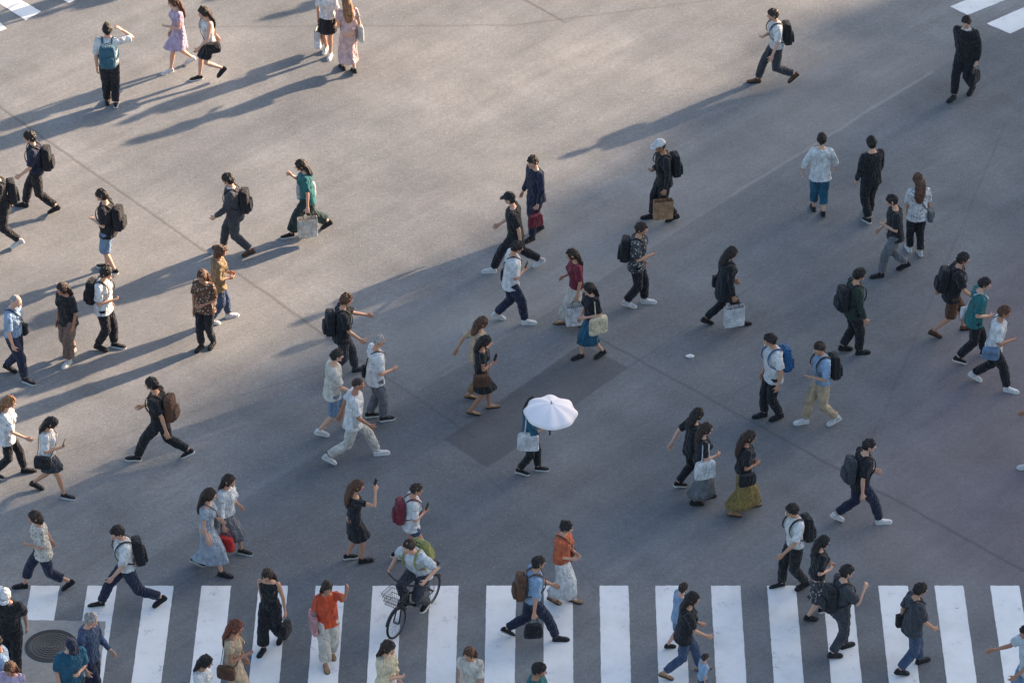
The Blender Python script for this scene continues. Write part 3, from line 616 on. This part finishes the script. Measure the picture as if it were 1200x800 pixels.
for k in range(9):
    t=k/8-.5
    for a,b in ((t*2,-1),(t*2,1),(-1,t*2),(1,t*2)): mb.tube([V((.50+.11*a,.13*b,.66)),V((.50+.15*a,.17*b,.88))],.0035,n=4)
    mb.tube([V((.50+.22*t,-.13,.66)),V((.50+.22*t,.13,.66))],.0035,n=4)
link('basket',mb,BK,bk)
mb=MB(); mb.torus(BB-Y*.05,Y,.085,.006,24,6); mb.tube([BB-Y*.05,BB-Y*.05+V((.14,0,.08))],.009,n=6); mb.tube([BB+Y*.05,BB+Y*.05-V((.14,0,.08))],.009,n=6); mb.tube([BB-Y*.06,BB+Y*.06],.015,n=8); link('crank',mb,CH,bk)
pr=BB+V((.14,-.11,.08)); plf=BB+V((-.14,.11,-.08))
for p in (pr,plf):
    mb=MB(); mb.box(p,V((1,0,0)),Y,Z,.09,.09,.02); link('pedal',mb,TY,bk)
mb=MB(); mb.box(V((-.52,0,.62)),V((1,0,0)),Y,Z,.34,.13,.012)
for s in (1,-1): mb.tube([V((-.52,.05*s,.62)),V((-.50,.06*s,WR))],.005,n=6)
link('rear_rack',mb,CH,bk)
rider=P(0,0,bz,'m',.3,'tee','light','trousers','dgrey','short','hdark','black','riding the bicycle in a pale tee',bags=[bp('olive')],
  over=dict(P=V((-.20,0,.85)),l=plf+V((-.04,0,.088)),r=pr+V((-.04,0,.088))),arms=(V((.13,.33,1.005)),V((.13,-.33,1.005))),lean=24,loc=bl,tw=0,H=1.76,nod=-6)
# people just beyond the top edge whose shadows fall into view
P(300,-60,200,'m',.5,'tee','navy','trousers','black','short','hblack','black','in navy tee beyond the top edge, left of centre')
P(170,-30,190,'m',.4,'tee','white','trousers','black','short','hblack','black','in white tee beyond the top left edge')
P(540,-50,180,'f',.4,'dress','pink','skirt','pink','long','hbrown','black','in pink dress beyond the top edge')
P(480,-75,20,'m',.6,'shirt','white','trousers','navy','short','hblack','black','in white shirt beyond the top edge near centre')
P(60,-60,20,'f',.5,'tee','black','midi','beige','mid','hdark','black','in beige skirt beyond the top left edge')
# ------------------------------------------------------------------ ground
k=NT('asphalt'); pos=k.n('ShaderNodeNewGeometry').outputs['Position']
dn=k.n('ShaderNodeTexNoise'); k.put(dn.inputs['Vector'],pos); dn.inputs['Scale'].default_value=1.3; dn.inputs['Detail'].default_value=4
vm=k.n('ShaderNodeVectorMath',operation='SCALE'); k.put(vm.inputs[0],dn.outputs['Color']); vm.inputs[3].default_value=.10
va=k.n('ShaderNodeVectorMath',operation='ADD'); k.put(va.inputs[0],pos); k.put(va.inputs[1],vm.outputs[0])
sp=k.n('ShaderNodeSeparateXYZ'); k.put(sp.inputs[0],va.outputs[0]); X_,Y_=sp.outputs[0],sp.outputs[1]
def side(p,q):
    d=(q-p).normalized(); n=V((-d.y,d.x,0)); c=n.dot(p)+.05*(n.x+n.y)
    return k.math('SUBTRACT',k.math('ADD',k.math('MULTIPLY',X_,n.x),k.math('MULTIPLY',Y_,n.y)),c),d
def along(p,q):
    d=(q-p).normalized(); return k.math('SUBTRACT',k.math('ADD',k.math('MULTIPLY',X_,d.x),k.math('MULTIPLY',Y_,d.y)),d.dot(p)),(q-p).length
def line(a,b,w,soft=.03):
    p,q=ground(*a),ground(*b); s,_=side(p,q); m=k.ramp(k.math('ABSOLUTE',s),w,w+soft,1,0); t,L=along(p,q)
    return k.math('MULTIPLY',m,k.math('MULTIPLY',k.ramp(t,-.1,.1),k.ramp(t,L-.1,L+.1,1,0)))
def quad(pts,soft=.06):
    pts=[ground(*a) for a in pts]; ar=sum(pts[i].x*pts[(i+1)%4].y-pts[(i+1)%4].x*pts[i].y for i in range(4))
    if ar<0: pts=pts[::-1]
    m=None
    for i in range(4):
        s,_=side(pts[i],pts[(i+1)%4]); r=k.ramp(s,-soft,soft); m=r if m is None else k.math('MULTIPLY',m,r)
    return m
big=k.noise(pos,.16,4,.6); mid=k.noise(pos,.8,6,.65); fine=k.noise(pos,12,8,.95); sp1=k.noise(pos,36,2,.6)
def streak(ang,sx,sy,scl):
    mp=k.n('ShaderNodeMapping',vector_type='TEXTURE'); k.put(mp.inputs[0],pos); mp.inputs['Rotation'].default_value=(0,0,R(ang)); mp.inputs['Scale'].default_value=(sx,sy,1); return k.noise(mp.outputs[0],scl,5,.65)
strk=streak(46,8,.6,1.5); strk2=streak(-50,6,.8,1.1)
c=k.mix(k.ramp(big,.35,.65),lin((107,110,113)),lin((130,131,131)))
def mul(cc,f,lo,hi): 
    q=k.n('ShaderNodeMapRange'); k.put(q.inputs[0],f); q.inputs[1].default_value=.25; q.inputs[2].default_value=.75; q.inputs[3].default_value=lo; q.inputs[4].default_value=hi
    h=k.n('ShaderNodeCombineColor'); [k.put(h.inputs[i],q.outputs[0]) for i in range(3)]
    return k.mix(1.0,cc,h.outputs[0],'MULTIPLY')
c=mul(c,mid,.80,1.16); c=mul(c,strk,.84,1.16); c=mul(c,strk2,.92,1.08); c=mul(c,fine,.52,1.50)
c=k.mix(k.ramp(sp1,.60,.74,0,.6),c,lin((196,192,186)))
c=k.mix(k.ramp(sp1,.38,.26,0,.6),c,lin((58,59,62)))
# broad paving differences, plus painted shade contrast at the seam
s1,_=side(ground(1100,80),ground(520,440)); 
c=k.mix(k.ramp(s1,-.05,.05,0,.20),c,lin((64,70,79)))  # darker paving below the seam, deepened in colour to strengthen the sun-shade contrast
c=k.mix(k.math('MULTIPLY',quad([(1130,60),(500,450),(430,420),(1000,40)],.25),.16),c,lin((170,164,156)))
c=k.mix(k.math('MULTIPLY',quad([(1500,150),(1140,330),(980,620),(1400,800)],1.6),.24),c,lin((132,96,102)))
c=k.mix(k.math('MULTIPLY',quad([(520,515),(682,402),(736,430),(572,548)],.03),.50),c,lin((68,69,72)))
c=k.mix(k.math('MULTIPLY',quad([(1000,640),(1000,560),(1300,800),(1210,860)],.4),.10),c,lin((160,150,142)))
c=k.mix(k.math('MULTIPLY',quad([(-40,105),(420,420),(300,520),(-200,380)],.03),.10),c,lin((88,86,86)))
c=k.mix(k.math('MULTIPLY',quad([(700,395),(1240,690),(1100,760),(560,545)],.03),.08),c,lin((88,92,98)))
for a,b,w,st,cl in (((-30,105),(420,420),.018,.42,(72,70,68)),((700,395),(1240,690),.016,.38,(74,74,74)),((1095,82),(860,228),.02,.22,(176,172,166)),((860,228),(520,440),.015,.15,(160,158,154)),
    ((200,32),(600,30),.016,.3,(82,76,72)),((600,30),(840,0),.016,.3,(82,76,72)),((600,-8),(662,26),.018,.5,(72,68,66)),((-20,560),(420,420),.012,.2,(84,82,80)),((420,420),(560,515),.016,.3,(80,80,80)),
    ((1180,140),(1020,520),.012,.2,(84,82,82)),((735,430),(905,320),.012,.25,(84,84,84)),((560,545),(700,690),.012,.2,(84,84,84)),((200,690),(520,515),.012,.18,(84,84,84))):
    c=k.mix(k.math('MULTIPLY',line(a,b,w),st),c,lin(cl))
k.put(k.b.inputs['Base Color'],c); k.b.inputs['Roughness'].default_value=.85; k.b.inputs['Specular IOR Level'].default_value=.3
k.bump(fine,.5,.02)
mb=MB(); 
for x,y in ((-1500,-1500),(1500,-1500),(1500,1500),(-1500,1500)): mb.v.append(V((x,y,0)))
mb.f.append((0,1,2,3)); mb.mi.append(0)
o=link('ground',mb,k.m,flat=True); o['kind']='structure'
# zebra paint
k=NT('road_paint'); pos=k.n('ShaderNodeNewGeometry').outputs['Position']
n1=k.noise(pos,3,5,.7); n2=k.noise(pos,26,5,.8); n3=k.noise(pos,.9,4)
wear=k.ramp(k.math('ADD',k.math('MULTIPLY',n1,.5),k.math('MULTIPLY',n2,.5)),.445,.34)
wear=k.math('MULTIPLY',wear,.8)
c=k.mix(n1,lin((216,216,216)),lin((240,239,236))); c=k.mix(k.ramp(n3,.45,.7,0,.28),c,lin((166,164,160))); c=k.mix(wear,c,lin((132,130,130)))
k.put(k.b.inputs['Base Color'],c); k.b.inputs['Roughness'].default_value=.7; k.bump(n2,.3,.006); PAINT=k.m
mb=MB(); y1=ground(600,686).y; th=math.atan(50/5633)
def edge(x0,y0,x1,y1_,n=24,j=.006):
    return [V((x0+(x1-x0)*i/n+random.uniform(-j,j),y0+(y1_-y0)*i/n+random.uniform(-j,j),.004)) for i in range(n)]
for i in range(-13,12):
    xc=.74+(.893 if i>0 else .912)*i; w=.234+random.uniform(-.004,.004); yb=y1-5.2; q=edge(xc-w,yb,xc+w,yb,6)+edge(xc+w,yb,xc+w,y1,60,.0035)+edge(xc+w,y1,xc-w,y1,8,.006)+edge(xc-w,y1,xc-w,yb,60,.0035)
    i0=len(mb.v)
    for p in q: p.x+=(p.y-y1)*math.tan(th); mb.v.append(p)
    mb.f.append(tuple(range(i0,i0+len(q)))); mb.mi.append(0)
o=link('zebra_crossing',mb,PAINT,flat=True); o['kind']='structure'
mb=MB()
for qd in ([(-30,-14),(-10,-20),(48,14),(30,24)],[(30,-24),(50,-30),(100,-4),(80,4)],[(-60,0),(-35,-6),(8,34),(-16,42)],
           [(1113,8),(1190,-22),(1210,-12),(1134,18)],[(1156,28),(1230,-4),(1252,8),(1184,40)],[(1200,52),(1270,22),(1292,34),(1226,66)],[(1070,-10),(1150,-44),(1170,-34),(1092,0)]):
    i0=len(mb.v); pp=[ground(*a) for a in qd]
    q=[]
    for a,b in zip(pp,pp[1:]+pp[:1]): q+=edge(a.x,a.y,b.x,b.y,12,.005)
    if sum(q[i].x*q[(i+1)%len(q)].y-q[(i+1)%len(q)].x*q[i].y for i in range(len(q)))<0: q=q[::-1]
    mb.v+=q; mb.f.append(tuple(range(i0,i0+len(q)))); mb.mi.append(0)
o=link('far_zebra_crossings',mb,PAINT,flat=True); o['kind']='structure'
# manhole
IR=plain('cast_iron',(96,90,84),.5,.3,.35,40); CO=plain('collar_concrete',(150,147,142),.9,0,.3,10)
mb=MB(); pp=[ground(*a) for a in ((4,800),(116,800),(124,728),(18,726))]; q=[]
for a,b in zip(pp,pp[1:]+pp[:1]): q+=edge(a.x,a.y,b.x,b.y,20,.008)
for p in q: p.z=.008
mb.v+=q; mb.f.append(tuple(range(len(q)))); mb.mi.append(0)
o=link('road_patch',mb,CO,flat=True); o['kind']='structure'
mc=ground(60,757)+V((0,0,.006)); mh=empty('manhole_cover',mc,0,label='round iron manhole cover in the lower left corner',category='manhole cover')
pf=[(-.02,.34),(.009,.34)]
for i in range(6): r=.33-i*.052; pf+=[(.015,r),(.015,r-.022),(.005,r-.026),(.005,r-.050)]
mb=MB(); mb.loft([mb.ring(V((0,0,z)),V((1,0,0)),V((0,1,0)),r,r,48) for z,r in pf]); link('lid',mb,IR,mh,flat=True)
RM=plain('rim_iron',(58,55,52),.6,.2,.3,40)
mb=MB(); rg=[mb.ring(V((0,0,z)),V((1,0,0)),V((0,1,0)),r,r,48) for z,r in ((-.02,.41),(.012,.41),(.012,.35),(-.02,.35))]
for a,b in zip(rg,rg[1:]+rg[:1]): mb.bridge(a,b)
link('rim',mb,RM,mh,flat=True)
# litter
for (u,v,lb) in ((808,418,'small crumpled white paper scrap on the asphalt right of centre'),):
    mb=MB(); mb.grid(lambda d:V((d.x*.08,d.y*.05,max(0,d.z)*.025+.006))+V((1,1,0))*noise.noise(d*5)*.04,14,8); o=link('paper_scrap',mb,plain('paper_white',(228,226,222),.8)); o.location=ground(u,v); o['label']=lb; o['category']='litter'
# ------------------------------------------------------------------ sun, sky and the building that throws the big shadow
su=V((.827,.562,0)).normalized(); EL=R(18.5); TE=math.tan(EL); O=V((0,57.6,0)); nn=V((-su.y,su.x,0))
az=math.atan2(nn.y,nn.x)
WALL=plain('building_wall',(150,146,140),.8,0,.12,2); WIN=plain('window_glass',(60,72,82),.1)
D0=62.
b=empty('office_building',O+su*D0,az,label='stepped grey office building beyond the right edge, casting the broad shade',category='building')
tiers=[(-45,.9,(D0+17)*TE),(.9,2.0,(D0+6)*TE),(2.0,2.9,(D0+2)*TE),(2.9,3.8,(D0-2)*TE),(3.8,4.8,(D0-5.5)*TE),(4.8,6.2,(D0-10)*TE)]
for c0_,c1_,h in tiers:
    mb=MB(); mb.box(V(((c0_+c1_)/2,-8,h/2)),V((1,0,0)),V((0,1,0)),Z,c1_-c0_,16,h); w=link('wall',mb,WALL,b,flat=True)
wm=MB(); wm.box(V((0,0,0)),V((1,0,0)),V((0,1,0)),Z,2.2,.06,1.7); wmesh=wm.mesh('window'); wmesh.materials.append(WIN)
for i in range(14):
    for j in range(6):
        o=bpy.data.objects.new('window',wmesh); col.objects.link(o); o.parent=b; o.location=(-3-i*3,.02,3+j*3.6)
w=bpy.data.worlds.new('World'); sc.world=w; w.use_nodes=True; nt=w.node_tree
sky=nt.nodes.new('ShaderNodeTexSky'); sky.sky_type='NISHITA'; sky.sun_disc=False; sky.sun_elevation=EL; sky.sun_rotation=R(90)-math.atan2(su.y,su.x); sky.air_density=1.0; sky.dust_density=2.5; sky.ozone_density=1.3
nt.links.new(sky.outputs[0],nt.nodes['Background'].inputs[0]); nt.nodes['Background'].inputs[1].default_value=.33
L=bpy.data.lights.new('Sun','SUN'); L.energy=15.5; L.angle=R(1.2); L.color=(1,.74,.52)
lo=bpy.data.objects.new('Sun',L); col.objects.link(lo); lo.rotation_euler=(-(su*cos(EL)+Z*sin(EL))).to_track_quat('-Z','Y').to_euler()
cam=bpy.data.cameras.new('Camera'); co=bpy.data.objects.new('Camera',cam); col.objects.link(co); co.location=(0,0,HC); co.rotation_euler=(pi/2-PITCH,0,0)
cam.sensor_width=36; cam.lens=36*F/1200; cam.clip_start=1; cam.clip_end=3000; sc.camera=co
sc.view_settings.view_transform='Standard'; sc.view_settings.look='None'; sc.view_settings.exposure=0
